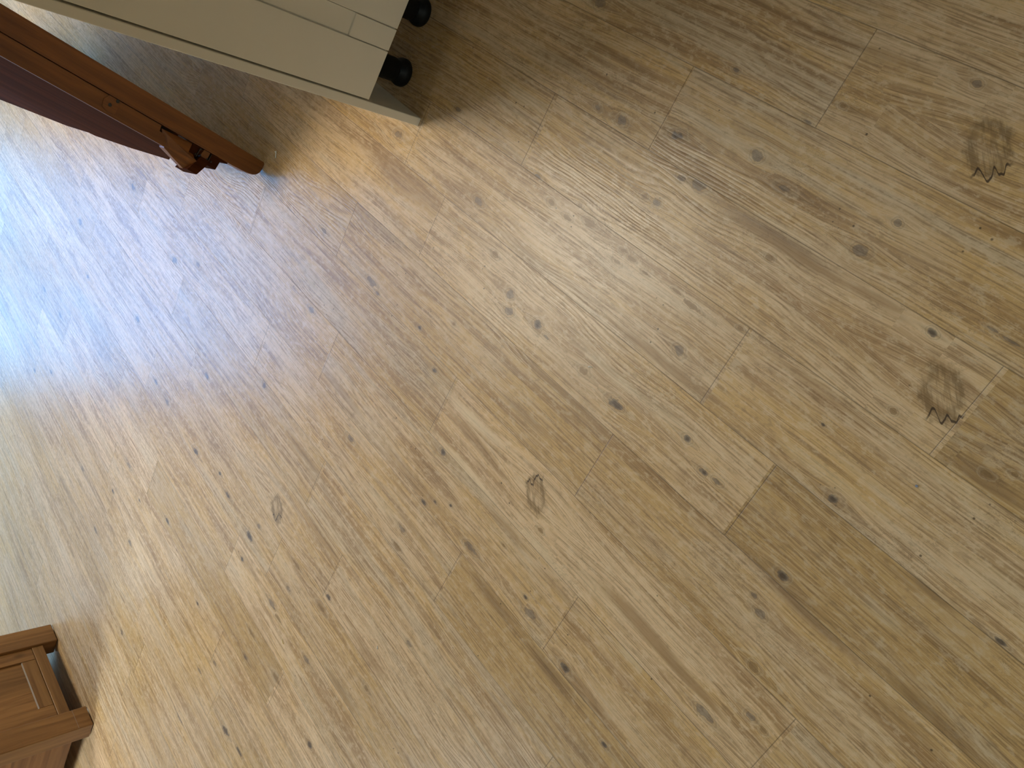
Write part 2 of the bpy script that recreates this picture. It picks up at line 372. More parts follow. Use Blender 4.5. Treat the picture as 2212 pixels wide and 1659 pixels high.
BANDS = [(-0.5269,2.075,0.129,0.0138,0.75),(-0.4659,2.119,0.1279,0.0094,0.6),(-0.3324,2.092,0.0555,0.0093,0.55),(-0.8702,3.859,0.2126,0.0089,0.4),(-0.5557,3.887,0.1402,0.0094,0.65),(-0.7167,5.032,0.1744,0.0099,0.35),(-0.8327,6.481,0.1338,0.0139,0.5),(-0.7661,5.673,0.0787,0.0094,0.5),(-0.6497,6.247,0.1079,0.0057,0.4),(-0.3315,6.599,0.1123,0.0148,0.75),(-0.2017,6.654,0.0822,0.0119,0.8),(-0.132,5.023,0.1322,0.0157,0.6),(-0.2018,4.959,0.1083,0.0098,0.45),(0.0735,4.949,0.1016,0.0135,0.6),(0.0488,5.194,0.0819,0.0119,0.5),(-0.035,4.024,0.0436,0.0075,0.75),(-0.4217,8.173,0.0851,0.0148,0.7),(-0.6082,8.127,0.0993,0.0187,0.5),(-0.835,7.756,0.1321,0.0095,0.2),(-0.6668,7.135,0.0695,0.0085,0.5),(-0.9402,7.818,0.1467,0.0171,0.45),(-1.1445,10.19,0.136,0.0139,0.5),(-1.3501,12.258,0.0841,0.0143,0.5),(-1.2717,7.777,0.1038,0.0115,0.45),(-0.861,8.475,0.098,0.01,0.45),(-0.8239,10.86,0.0864,0.0126,0.55),(-0.8485,11.918,0.0867,0.0151,0.55),(-1.3179,9.32,0.1205,0.0143,0.5),(-0.3388,7.922,0.0902,0.0161,0.5),(-0.0783,2.867,0.0645,0.0146,0.6),(-0.0654,2.901,0.0403,0.0063,0.5),(-0.7423,3.752,0.0727,0.0072,0.3),(-0.4945,7.167,0.0671,0.0078,0.4),(-0.4599,9.292,0.0741,0.0111,0.5),(-1.1214,4.162,0.095,0.0102,0.35),(-0.9809,1.593,0.1572,0.0134,0.4),(-0.9472,1.277,0.1252,0.0089,0.4),(-0.5158,0.203,0.0713,0.0077,0.5),(-0.6351,0.209,0.0733,0.0068,0.4),(-0.6517,0.656,0.0822,0.0055,0.35),(-0.6624,1.966,0.0693,0.007,0.4),(-0.635,1.315,0.079,0.0058,0.35),(-0.3198,3.102,0.1151,0.0077,0.4),(-0.2029,2.996,0.042,0.0077,0.4),(-0.405,2.557,0.0542,0.0054,0.3),(-0.1995,2.232,0.0442,0.0053,0.45),(-0.0782,4.102,0.0482,0.0049,0.4),(-0.2821,5.862,0.0707,0.0064,0.4),(-1.5054,11.206,0.1244,0.0124,0.3),(-1.7733,14.307,0.1159,0.0151,0.35),(-1.2378,16.216,0.1158,0.016,0.5),(-1.0233,14.116,0.0755,0.0118,0.45),(-1.389,18.484,0.0652,0.013,0.4),(-1.5651,17.581,0.1101,0.0133,0.4),(-2.5472,17.112,0.1412,0.0136,0.35),(-2.9231,17.499,0.1348,0.015,0.35),(-2.707,21.507,0.1731,0.0159,0.35),(-1.3695,4.222,0.185,0.0359,0.45),(-1.4396,5.017,0.2381,0.0308,0.3),(-1.1495,5.752,0.1657,0.0169,0.2),(-0.866,6.324,0.1059,0.014,-0.6),(-0.8086,6.941,0.1461,0.0129,-0.55),(-0.5778,6.917,0.1101,0.0126,-0.5),(-0.6397,4.414,0.0948,0.0132,-0.4),(-0.4291,6.72,0.0861,0.0157,-0.25),(-0.3164,7.016,0.0355,0.01,-0.5),(-0.2724,7.998,0.0954,0.0073,-0.55),(-0.4514,9.98,0.0658,0.0077,-0.45),(-0.5078,1.979,0.061,0.0056,-0.3),(-0.2421,2.068,0.0335,0.004,-0.35),(-0.8437,1.071,0.0238,0.0064,-0.4),(-0.056,4.515,0.0391,0.0107,-0.35),(-1.13,2.237,0.0864,0.0139,-0.4),(-1.1733,10.094,0.1625,0.007,-0.5),(-1.5555,9.982,0.2106,0.008,-0.4),(-1.2406,3.121,0.0852,0.0128,-0.1),(-0.4984,4.365,0.0624,0.0112,-0.3),(-0.2458,3.781,0.0731,0.0115,-0.3),(-1.0059,8.626,0.0888,0.0168,-0.35),(-1.2793,11.378,0.1468,0.0134,-0.25),(-1.0756,9.867,0.0729,0.0167,-0.2),(-1.565,15.568,0.1242,0.0148,-0.35),(-1.246,14.331,0.0703,0.015,-0.4),(-2.3416,14.496,0.1489,0.0149,-0.35)]
TINTS = {(6, -1): (.9, -1), (5, 0): (-.1, -1), (5, -1): (-.3, 0), (7, -1): (.1, .4), (7, 0): (.2, 0), (8, -1): (.1, .2), (8, 0): (-.9, -.3),
         (9, 0): (.2, .8), (9, -1): (-.6, .2), (4, -1): (.5, -1), (4, 0): (-1.1, -.6), (3, -1): (.3, 0), (3, 0): (.2, .3), (2, -1): (.3, -.4),
         (2, 0): (-1, -.3), (1, 0): (0, .4), (1, -1): (.1, .3), (0, 0): (.2, -.2), (0, -1): (.3, 1), (-1, 0): (.1, 1)}


def build_floor():
    cu = cv = .019
    nv_per = 8
    dv = PW / nv_per
    u0, u1 = -7.4, 4.4
    r0, r1 = -22, 46
    # rectangle of the room in (u,row) space: keep only cells whose centre lies in the room
    du = .019
    nu = int((u1 - u0) / du)
    verts, faces = [], []
    vid = {}
    fj, fr, ft, fk, fs = [], [], [], [], []
    fb, fc = ([], []), ([], [])

    def vert(i, j):
        k = (i, j)
        if k not in vid:
            vid[k] = len(verts)
            verts.append((u0 + i * du, V0 - (r0 * nv_per + j) * dv, 0.0))
        return vid[k]
    knots_by_row = {}
    for kn in KNOTS:
        knots_by_row.setdefault(math.floor(kn[1]), []).append(kn)
    bands_by_row = {}
    for bd in BANDS:
        bands_by_row.setdefault(math.floor(bd[1]), []).append(bd)
    X0, X1, Y0, Y1 = ROOM['x0'] - .15, ROOM['x1'] + .15, ROOM['y0'] - .15, ROOM['y1'] + .15
    fine = lambda x, y: -2.2 < x < 1.9 and -.6 < y < 4.9
    plank_rnd = {}
    for j in range((r1 - r0) * nv_per):
        row = r0 + j // nv_per
        vc = V0 - (r0 * nv_per + j + .5) * dv
        jo = joint_of(row)
        for i in range(nu):
            uc = u0 + (i + .5) * du
            x, y = CT * uc - ST * vc, ST * uc + CT * vc
            if not (X0 < x < X1 and Y0 < y < Y1):
                continue
            faces.append((vert(i, j), vert(i, j + 1), vert(i + 1, j + 1), vert(i + 1, j)))
            k = math.floor((uc - jo) / PL)
            ja = jo + k * PL
            key = (row, k)
            if key not in plank_rnd:
                rg = random.Random(row * 1009 + k * 31 + 7)
                t = TINTS.get(key)
                if t is None:
                    t = (rg.gauss(0, .45), rg.gauss(0, .45))
                plank_rnd[key] = (rg.random(), t[0], t[1], rg.random())
            pr = plank_rnd[key]
            # the joint nearest this cell (cells straddle the joints)
            jn = ja if uc - ja < PL / 2 else ja + PL
            fj.append(jn)
            fr.append((pr[0] * 40, pr[1], pr[2]))
            ft.append(pr[3])
            best, bd_ = None, 9
            second, sd_ = None, 9
            for kn in knots_by_row.get(row, ()):
                dx = uc - kn[0]
                dy = vc - (V0 - kn[1] * PW)
                dd = math.hypot(dx / (kn[2] * 1.3 + .02), dy / (kn[3] * 1.3 + .02))
                if dd < bd_:
                    second, sd_ = best, bd_
                    best, bd_ = kn, dd
                elif dd < sd_:
                    second, sd_ = kn, dd
            if best is not None and bd_ < 7:
                fk.append((best[0], V0 - best[1] * PW, math.radians(best[4])))
                fs.append((best[2], best[3], float(best[5]) + 1))
            else:
                fk.append((99.0, 99.0, 0.0))
                fs.append((.01, .01, 0.0))
            near = sorted(((math.hypot((uc - b[0]) / b[2], (vc - (V0 - b[1] * PW)) / b[3]), b) for b in bands_by_row.get(row, ())),
                          key=lambda t: t[0])[:2]
            for q in range(2):
                if len(near) > q and near[q][0] < 6:
                    b = near[q][1]
                    fb[q].append((b[0], V0 - b[1] * PW, b[4]))
                    fc[q].append((b[2], b[3], 0.0))
                else:
                    fb[q].append((99.0, 99.0, 0.0))
                    fc[q].append((.1, .1, 0.0))
    me = bpy.data.meshes.new('floor')
    me.from_pydata(verts, [], faces)
    n = len(faces)

    def fl(name, vals):
        a = me.attributes.new(name, 'FLOAT', 'FACE')
        a.data.foreach_set('value', vals)

    def vec(name, vals):
        a = me.attributes.new(name, 'FLOAT_VECTOR', 'FACE')
        a.data.foreach_set('vector', [c for v in vals for c in v])
    fl('joint', fj)
    fl('prnd', ft)
    vec('plank', fr)
    vec('kcen', fk)
    vec('krad', fs)
    for q in range(2):
        vec('bcen%d' % q, fb[q])
        vec('brad%d' % q, fc[q])
    o = bpy.data.objects.new('floor', me)
    col.objects.link(o)
    o.rotation_euler = (0, 0, TH)
    structure(o)
    me.materials.append(floor_mat())
    return o


def floor_mat():
    g = NT('vinyl_wood_planks')
    s = g.sep(g.n('ShaderNodeTexCoord').outputs['Object'])
    U, V = s[0], s[1]
    pl = g.sep(g.attr('plank').outputs['Vector'])
    rnd = g.attr('prnd').outputs['Fac']
    joint = g.attr('joint').outputs['Fac']
    # --- knot local coordinates
    kc = g.sep(g.attr('kcen').outputs['Vector'])
    kr = g.sep(g.attr('krad').outputs['Vector'])
    du = g.math('SUBTRACT', U, kc[0])
    dv = g.math('SUBTRACT', V, kc[1])
    ca, sa = g.math('COSINE', kc[2]), g.math('SINE', kc[2])
    lu = g.math('ADD', g.math('MULTIPLY', du, ca), g.math('MULTIPLY', dv, sa))
    lv = g.math('SUBTRACT', g.math('MULTIPLY', dv, ca), g.math('MULTIPLY', du, sa))
    nu_, nv_ = g.math('DIVIDE', lu, kr[0]), g.math('DIVIDE', lv, kr[1])
    kd0 = g.math('SQRT', g.math('ADD', g.math('MULTIPLY', nu_, nu_), g.math('MULTIPLY', nv_, nv_)))
    UV3 = g.xyz(U, V, pl[0])
    wob = g.noise(UV3, 55, 3, .6)
    kd = g.math('ADD', kd0, g.math('MULTIPLY', g.math('SUBTRACT', wob, .5), 2.0))
    kind = kr[2]
    has = g.math('GREATER_THAN', kind, .5)
    is_feather = g.math('GREATER_THAN', kind, 3.5)
    not_feather = g.math('SUBTRACT', 1.0, is_feather)
    is_brown = g.math('MULTIPLY', g.math('GREATER_THAN', kind, 2.5), not_feather)
    is_eye = g.math('MULTIPLY', g.math('GREATER_THAN', kind, 1.5), g.math('LESS_THAN', kind, 2.5))
    # grain flows round the knots: lines are pushed off the centre
    du2 = g.math('DIVIDE', du, g.math('MULTIPLY', kr[0], 3.2))
    fall = g.math('EXPONENT', g.math('MULTIPLY', g.math('MULTIPLY', du2, du2), -1.0))
    dvn = g.math('DIVIDE', dv, g.math('MULTIPLY', kr[1], 2.2))
    dvg = g.math('EXPONENT', g.math('MULTIPLY', g.math('ABSOLUTE', dvn), -1.0))
    push = g.math('MULTIPLY', g.math('MULTIPLY', g.math('SIGN', dv), g.math('MULTIPLY', fall, dvg)), g.math('MULTIPLY', kr[1], -1.1))
    push = g.math('MULTIPLY', push, has)
    Vw = g.math('ADD', V, push)
    # slow wander of the grain
    wander = g.noise(g.xyz(g.math('MULTIPLY', U, 2.2), g.math('MULTIPLY', V, 7.0), pl[0]), 1, 2, .5)
    Vw = g.math('ADD', Vw, g.math('MULTIPLY', g.math('SUBTRACT', wander, .5), .022))
    # --- colour fields
    blot = g.noise(g.xyz(g.math('MULTIPLY', U, 2.3), g.math('MULTIPLY', Vw, 20), pl[0]), 1, 4, .6, .35)
    blot2 = g.noise(g.xyz(g.math('MULTIPLY', U, 3.2), g.math('MULTIPLY', Vw, 13), g.math('ADD', pl[0], 11.3)), 1, 4, .62, .5)
    streak = g.noise(g.xyz(g.math('MULTIPLY', U, 1.3), g.math('MULTIPLY', Vw, 70), pl[0]), 1, 5, .62, .2)
    fine = g.noise(g.xyz(g.math('MULTIPLY', U, 8), g.math('MULTIPLY', Vw, 400), pl[0]), 1, 3, .65)
    mott = g.noise(g.xyz(g.math('MULTIPLY', U, .55), V, pl[0]), 85, 6, .72)
    c_gold, c_tan = (.66, .425, .175, 1), (.70, .50, .29, 1)
    c_grey, c_brown = (.57, .45, .30, 1), (.34, .19, .075, 1)
    base = g.mix(g.maprange(g.math('ADD', blot2, g.math('MULTIPLY', pl[1], .10)), .36, .64), c_gold, c_tan)
    base = g.mix(g.math('MULTIPLY', g.maprange(g.math('ADD', blot, g.math('MULTIPLY', pl[2], .08)), .52, .70), .65), base, c_grey)
    brn = g.maprange(g.math('SUBTRACT', blot, g.math('MULTIPLY', pl[1], .05)), .46, .32)
    base = g.mix(g.math('MULTIPLY', brn, .62), base, c_brown)
    # broad and fine grain lines
    sfac = g.maprange(streak, .47, .62)
    sm = g.maprange(g.noise(g.xyz(g.math('MULTIPLY', U, 1.6), g.math('MULTIPLY', V, 13), g.math('ADD', pl[0], 31.0)), 1, 3), .36, .62, .12, 1.0)
    base = g.mix(g.math('MULTIPLY', g.math('MULTIPLY', sfac, sm), .62), base, c_brown)
    # combed growth rings, cathedral shaped
    ringv = g.math('ADD', g.math('MULTIPLY', Vw, 190.0), g.math('MULTIPLY', wander, 26.0))
    rings = g.math('ADD', g.math('MULTIPLY', g.math('SINE', g.math('MULTIPLY', ringv, 3.6)), .5), .5)
    rmask = g.maprange(g.noise(g.xyz(g.math('MULTIPLY', U, 2.0), g.math('MULTIPLY', V, 11), g.math('ADD', pl[0], 53.0)), 1, 3), .44, .58)
    rings = g.math('MULTIPLY', g.math('MULTIPLY', g.math('POWER', rings, 2.0), rmask), g.maprange(fine, .3, .6, .35, 1.0))
    base = g.mix(g.math('MULTIPLY', rings, .5), base, c_brown)
    base = g.mix(g.math('MULTIPLY', g.maprange(fine, .50, .64), .58), base, (.26, .155, .075, 1))
    base = g.mix(g.math('MULTIPLY', g.maprange(fine, .48, .34), .42), base, (.78, .60, .38, 1))
    base = g.mix(g.math('MULTIPLY', g.maprange(mott, .50, .63), .48), base, (.76, .59, .38, 1))
    base = g.mix(g.math('MULTIPLY', g.maprange(mott, .46, .34), .36), base, (.26, .165, .085, 1))
    # explicit stain bands
    for q in '01':
        bc = g.sep(g.attr('bcen' + q).outputs['Vector'])
        br = g.sep(g.attr('brad' + q).outputs['Vector'])
        bu = g.math('DIVIDE', g.math('SUBTRACT', U, bc[0]), br[0])
        bv = g.math('DIVIDE', g.math('SUBTRACT', Vw, bc[1]), br[1])
        bd = g.math('SQRT', g.math('ADD', g.math('MULTIPLY', bu, bu), g.math('MULTIPLY', bv, bv)))
        bd = g.math('ADD', bd, g.math('MULTIPLY', g.math('SUBTRACT', streak, .5), 1.6))
        bf = g.maprange(bd, 1.25, .35)
        bdark = g.math('MULTIPLY', bf, g.math('MAXIMUM', bc[2], 0.0))
        blight = g.math('MULTIPLY', bf, g.math('MAXIMUM', g.math('MULTIPLY', bc[2], -1.0), 0.0))
        base = g.mix(bdark, base, g.mix(sfac, (.36, .22, .10, 1), (.21, .118, .052, 1)))
        base = g.mix(blight, base, (.72, .57, .36, 1))
    # little worm holes and flecks
    vo = g.n('ShaderNodeTexVoronoi', feature='F1')
    g.set(vo.inputs['Vector'], UV3)
    vo.inputs['Scale'].default_value = 42
    hm = g.maprange(g.noise(UV3, 9, 2), .54, .62)
    hole = g.math('MULTIPLY', g.maprange(vo.outputs['Distance'], .045, .10, 1.0, 0.0), hm)
    base = g.mix(g.math('MULTIPLY', hole, .8), base, (.06, .035, .02, 1))
    cr = g.noise(g.xyz(g.math('MULTIPLY', U, 26), g.math('MULTIPLY', Vw, 60), pl[0]), 1, 4, .7, 1.5)
    crm = g.maprange(g.noise(UV3, 5.5, 2), .54, .63)
    crack = g.math('MULTIPLY', g.maprange(g.math('ABSOLUTE', g.math('SUBTRACT', cr, .5)), .0, .016, 1.0, 0.0), crm)
    base = g.mix(g.math('MULTIPLY', crack, .45), base, (.13, .075, .04, 1))
    # --- knots
    lrim = g.math('MULTIPLY', g.maprange(g.math('ABSOLUTE', g.math('SUBTRACT', kd, 1.45)), .45, .0), g.math('MULTIPLY', has, not_feather))
    base = g.mix(g.math('MULTIPLY', lrim, .30), base, (.74, .58, .37, 1))
    tail = g.math('MULTIPLY', g.maprange(g.math('ABSOLUTE', g.math('ADD', nv_, g.math('MULTIPLY', g.math('SUBTRACT', wob, .5), .8))), .75, .15), g.math('MULTIPLY', g.maprange(g.math('ABSOLUTE', nu_), 5.0, 1.0), g.math('MULTIPLY', has, not_feather)))
    base = g.mix(g.math('MULTIPLY', tail, .30), base, (.30, .19, .095, 1))
    halo = g.math('MULTIPLY', g.maprange(kd, 2.1, .9), g.math('MULTIPLY', has, not_feather))
    ringk = g.math('ADD', g.math('MULTIPLY', g.math('SINE', g.math('MULTIPLY', kd, 11.0)), .5), .5)
    base = g.mix(g.math('MULTIPLY', halo, g.math('ADD', .06, g.math('MULTIPLY', ringk, .34))), base, (.22, .13, .065, 1))
    core = g.math('MULTIPLY', g.maprange(kd, .98, .55), g.math('MULTIPLY', has, not_feather))
    grey = g.mix(g.maprange(mott, .38, .62), (.13, .105, .09, 1), (.27, .215, .16, 1))
    ccol = g.mix(is_brown, grey, (.27, .16, .065, 1))
    eye = g.math('MULTIPLY', is_eye, g.maprange(kd, .25, .8, 1.0, 0.0))
    ccol = g.mix(eye, ccol, (.07, .052, .042, 1))
    base = g.mix(g.math('MULTIPLY', core, g.math('ADD', .60, g.math('MULTIPLY', is_eye, .2))), base, ccol)
    # feathered burr: brown shading, rays and a jagged crack at one end
    fth = g.math('MULTIPLY', is_feather, has)
    kdf = g.math('ADD', kd0, g.math('MULTIPLY', g.math('SUBTRACT', wob, .5), .9))
    fshape = g.maprange(kdf, 1.15, .70)
    rim = g.math('MULTIPLY', g.maprange(kdf, .35, .95), fshape)
    ray = g.noise(g.xyz(g.math('MULTIPLY', nu_, 1.1), g.math('MULTIPLY', nv_, 5.5), 3.0), 1, 3, .6, .5)
    fbrown = g.math('MULTIPLY', g.math('MULTIPLY', fth, fshape), g.math('ADD', .18, g.math('ADD', g.math('MULTIPLY', rim, .75), g.math('MULTIPLY', g.maprange(ray, .45, .60), .5))))
    base = g.mix(g.math('MINIMUM', g.math('MULTIPLY', fbrown, .75), .7), base, (.19, .115, .045, 1))
    zz = g.noise(g.xyz(kc[0], g.math('MULTIPLY', nv_, 1.6), 8.0), 1, 2, .5)
    line = g.math('ABSOLUTE', g.math('SUBTRACT', nu_, g.math('ADD', .62, g.math('MULTIPLY', g.math('SUBTRACT', zz, .5), 2.2))))
    lm = g.math('MULTIPLY', g.maprange(line, .07, .02), g.maprange(g.math('ABSOLUTE', nv_), .95, .6))
    base = g.mix(g.math('MULTIPLY', g.math('MULTIPLY', fth, lm), .9), base, (.05, .028, .018, 1))
    # --- seams
    row = g.math('FRACT', g.math('DIVIDE', g.math('SUBTRACT', V0, V), PW))
    dr = g.math('MULTIPLY', g.math('MINIMUM', row, g.math('SUBTRACT', 1.0, row)), PW)
    dj = g.math('ABSOLUTE', g.math('SUBTRACT', U, joint))
    ds = g.math('MINIMUM', dr, dj)
    seam = g.maprange(ds, .0004, .0011, 1.0, 0.0)
    base = g.mix(g.math('MULTIPLY', seam, .55), base, (.10, .065, .035, 1))
    # overall per plank value
    val = g.math('ADD', .95, g.math('MULTIPLY', pl[1], .11))
    base = g.mix(1.0, base, g.xyz(val, val, val), 'MULTIPLY')
    g.set(g.b.inputs['Base Color'], base)
    rr = g.math('ADD', FLOOR_ROUGH, g.math('MULTIPLY', g.math('SUBTRACT', fine, .5), .18))
    g.set(g.b.inputs['Roughness'], rr)
    g.b.inputs['Specular IOR Level'].default_value = .40
    h = g.math('ADD', g.math('MULTIPLY', fine, .5), g.math('MULTIPLY', streak, 1.2))
    h = g.math('SUBTRACT', h, g.math('MULTIPLY', seam, 1.0))
    h = g.math('SUBTRACT', h, g.math('MULTIPLY', rings, .5))
    g.set(g.b.inputs['Normal'], g.bump(h, .35, .0011))
    return g.m


FLOOR_ROUGH = .33
build_floor()

# ---------------------------------------------------------------- room shell
R = ROOM
T = .14


def wall_with_opening(name, axis, pos, sign, a0, a1, *ops):
    """wall perpendicular to axis; op = (b0,b1,z0,z1) opening"""
    bm = bmesh.new()
    p0, p1 = (pos, pos + sign * T) if sign > 0 else (pos - T, pos)

    def bx(b0, b1, z0, z1):
        if axis == 'y':
            add_box(bm, b0, b1, p0, p1, z0, z1)
        else:
            add_box(bm, p0, p1, b0, b1, z0, z1)
    cur = a0
    for op in ops:
        bx(cur, op[0], 0, R['z'])
        bx(op[0], op[1], 0, op[2])
        bx(op[0], op[1], op[3], R['z'])
        cur = op[1]
    bx(cur, a1, 0, R['z'])
    return structure(obj(name, bm, M['wall']))


wall_with_opening('wall_far', 'y', R['y1'], 1, R['x0'] - T, R['x1'] + T, NETW, PATIO)
wall_with_opening('wall_rear', 'y', R['y0'], -1, R['x0'] - T, R['x1'] + T, REAR_FILL)
wall_with_opening('wall_left', 'x', R['x0'], -1, R['y0'], R['y1'], LEFTW)
wall_with_opening('wall_right', 'x', R['x1'], 1, R['y0'], R['y1'])
bm = bmesh.new()
for cx0, cx1, cy0, cy1 in ((R['x0'] - T, ROOF_FILL[0], R['y0'] - T, R['y1'] + T), (ROOF_FILL[1], R['x1'] + T, R['y0'] - T, R['y1'] + T),
                           (ROOF_FILL[0], ROOF_FILL[1], R['y0'] - T, ROOF_FILL[2]), (ROOF_FILL[0], ROOF_FILL[1], ROOF_FILL[3], R['y1'] + T)):
    add_box(bm, cx0, cx1, cy0, cy1, R['z'], R['z'] + .1)
structure(obj('ceiling', bm, M['ceiling']))


def window(name, axis, pos, op, mull, glass='glass'):
    e = bpy.data.objects.new(name, None)
    col.objects.link(e)
    structure(e)
    b0, b1, z0, z1 = op
    fw_ = .06
    bm = bmesh.new()

    def bx(c0, c1, d0, d1, th=.03):
        if axis == 'y':
            add_box(bm, c0, c1, pos - th, pos + th, d0, d1, .004)
        else:
            add_box(bm, pos - th, pos + th, c0, c1, d0, d1, .004)
    bx(b0, b0 + fw_, z0, z1)
    bx(b1 - fw_, b1, z0, z1)
    bx(b0, b1, z0, z0 + fw_)
    bx(b0, b1, z1 - fw_, z1)
    for k in range(1, mull):
        c = b0 + (b1 - b0) * k / mull
        bx(c - .04, c + .04, z0, z1)
    obj('window_frame', bm, M['frame_white'], e)
    bm = bmesh.new()
    if axis == 'y':
        add_box(bm, b0 + .03, b1 - .03, pos - .003, pos + .003, z0 + .03, z1 - .03)
    else:
        add_box(bm, pos - .003, pos + .003, b0 + .03, b1 - .03, z0 + .03, z1 - .03)
    obj('pane', bm, M[glass], e)


window('window_2', 'y', R['y1'] + .07, NETW, 3, 'net')
window('fill_window_rear', 'y', R['y0'] - .07, REAR_FILL, 2, 'rear_fill')  # added fill for the cabinet door, out of view
window('door_1', 'y', R['y1'] + .07, PATIO, 2, 'tinted_glass')
window('window_1', 'x', R['x0'] - .07, LEFTW, 4, 'warm')
e = bpy.data.objects.new('fill_window_roof', None)  # roof opening added as fill light for the floor, out of view
col.objects.link(e)
structure(e)
bm = bmesh.new()
zr = R['z'] + .05
for b in ((ROOF_FILL[0], ROOF_FILL[0] + .06, ROOF_FILL[2], ROOF_FILL[3]), (ROOF_FILL[1] - .06, ROOF_FILL[1], ROOF_FILL[2], ROOF_FILL[3]),
          (ROOF_FILL[0] + .06, ROOF_FILL[1] - .06, ROOF_FILL[2], ROOF_FILL[2] + .06), (ROOF_FILL[0] + .06, ROOF_FILL[1] - .06, ROOF_FILL[3] - .06, ROOF_FILL[3])):
    add_box(bm, *b, zr - .03, zr + .03, .004)
obj('window_frame', bm, M['frame_white'], e)
bm = bmesh.new()
add_box(bm, ROOF_FILL[0] + .03, ROOF_FILL[1] - .03, ROOF_FILL[2] + .03, ROOF_FILL[3] - .03, zr - .003, zr + .003)
obj('pane', bm, M['roof_fill_glass'], e)
for nm, bx in (('baseboard_far', [(R['x0'], NETW[0], R['y1'] - .015, R['y1']), (PATIO[1], R['x1'], R['y1'] - .015, R['y1'])]),
               ('baseboard_left', [(R['x0'], R['x0'] + .015, R['y0'], R['y1'] - .015)]),
               ('baseboard_rear', [(R['x0'] + .015, R['x1'], R['y0'], R['y0'] + .015)]),
               ('baseboard_right', [(R['x1'] - .015, R['x1'], R['y0'] + .015, R['y1'] - .015)])):
    bm = bmesh.new()
    for a in bx:
        add_box(bm, *a, 0.0005, .1, .003)
    structure(obj(nm, bm, M['frame_white']))

# ---------------------------------------------------------------- cream cabinet
A = math.radians(-39.0)
c1 = Vector((math.cos(A), math.sin(A), 0))
c2 = Vector((-math.sin(A), math.cos(A), 0))
cab = thing('kitchen_cabinet', 'cream painted cabinet with grooved door, standing on black plastic legs behind its end panel',
            'cabinet', frame((0.5877, 1.3010, 0), c1, c2, (0, 0, 1)))
bm = bmesh.new()
add_box(bm, 0, .0185, 0, .585, .0003, 2.05, .0012, 1)
obj('end_panel', bm, M['cream'], cab)
bm = bmesh.new()
add_box(bm, .0190, .6200, .0235, .58, .153, 2.05, .001, 1)
obj('carcass', bm, M['carcass'], cab)
bm = bmesh.new()
# door: stiles, grooves and the sunk strip ending on a small ledge
x0, x1, z0, z1 = .0225, .6165, .1505, 2.04
g1, g2 = .1275, .1730
gw = .0010
mir = lambda x: x0 + x1 - x
back = .0215
add_box(bm, x0, x1, .0085, back, z0, z1)                                   # core
add_box(bm, x0, g1 - gw, 0, .0087, z0, z1, .0009, 1)
add_box(bm, g1 + gw, g2 - gw, 0, .0087, z0, .2505, .0009, 1)
add_box(bm, g1 + gw, g2 - gw, .0045, .0087, .2505, z1 - .1, .0004, 1)
add_box(bm, g1 + gw, g2 - gw, 0, .0087, z1 - .1, z1, .0009, 1)
add_box(bm, g2 + gw, mir(g2) - gw, 0, .0087, z0, z1, .0009, 1)
add_box(bm, mir(g2) + gw, mir(g1) - gw, 0, .0087, z0, .2505, .0009, 1)
add_box(bm, mir(g2) + gw, mir(g1) - gw, .0045, .0087, .2505, z1 - .1, .0004, 1)
add_box(bm, mir(g2) + gw, mir(g1) - gw, 0, .0087, z1 - .1, z1, .0009, 1)
add_box(bm, mir(g1) + gw, x1, 0, .0087, z0, z1, .0009, 1)
obj('door', bm, M['cream'], cab)
for lx, ly in ((.0757, .1173), (.2081, .1380), (.5450, .1250), (.0757, .50), (.5450, .50)):
    bm = bmesh.new()
    add_lathe(bm, [(.024, .030), (.026, .034), (.026, .125), (.033, .130), (.033, .1525)], 36, lx, ly)
    lg = obj('leg', bm, M['black_plastic'], cab, True)
    bm = bmesh.new()
    add_lathe(bm, [(.030, .0004), (.0315, .003), (.0315, .012), (.028, .020), (.023, .024), (.023, .031)], 36, lx, ly)
    obj('foot', bm, M['black_plastic'], lg, True)

# ---------------------------------------------------------------- wooden table, folded and stood on its end against the cabinet
tu = Vector((.28577, -.08672, .95437)).normalized()
tw = Vector((.29040, .95691, 0))
tw = (tw - tu * tw.dot(tu)).normalized()
tn = tu.cross(tw)
tab = thing('folding_table', 'orange-brown wooden table folded and stood on end, leaning beside the cream cabinet',
            'table', frame((.6349, 1.9300, .0008), tu, tw, tn))
TT = .052
LEN = 1.30
bm = bmesh.new()
# broad top board, lower end gently bowed; out-of-view width stretched to block window light
half = [(.003, .004), (.003, .60), (.003, .98), (.075, 1.26), (.31, 1.62), (.40, 1.84), (.46, 1.86)]
out = half + [(LEN - a, b) for a, b in half[::-1]]
add_prism(bm, out, 0.0, .018, 'xyz', .003, 2)
obj('tabletop', bm, M['table_b'], tab)
# thick edge rail whose lower end is rounded over its thickness
bm = bmesh.new()
prof = [(0.004, 0), (0, .004), (0, .020), (.003, .031), (.009, .040), (.020, .0465), (.045, .0505), (.085, TT), (LEN - .004, TT), (LEN, TT - .004), (LEN, .004), (LEN - .004, 0)]
add_prism(bm, prof, -.0004, .026, 'xzy', .0012, 2)
obj('edge_rail', bm, M['table_x'], tab)
# second leaf folded against it
bm = bmesh.new()
leaf = [(.240, .010), (.225, .06), (.162, .179), (.200, .340), (.248, .483), (.30, .492), (.9, .492), (1.02, .40), (1.02, .010)]
add_prism(bm, leaf, TT + .0004, .0965, 'xyz', .0015, 2)
leafo = obj('folded_leaf', bm, M['table_b'], tab)
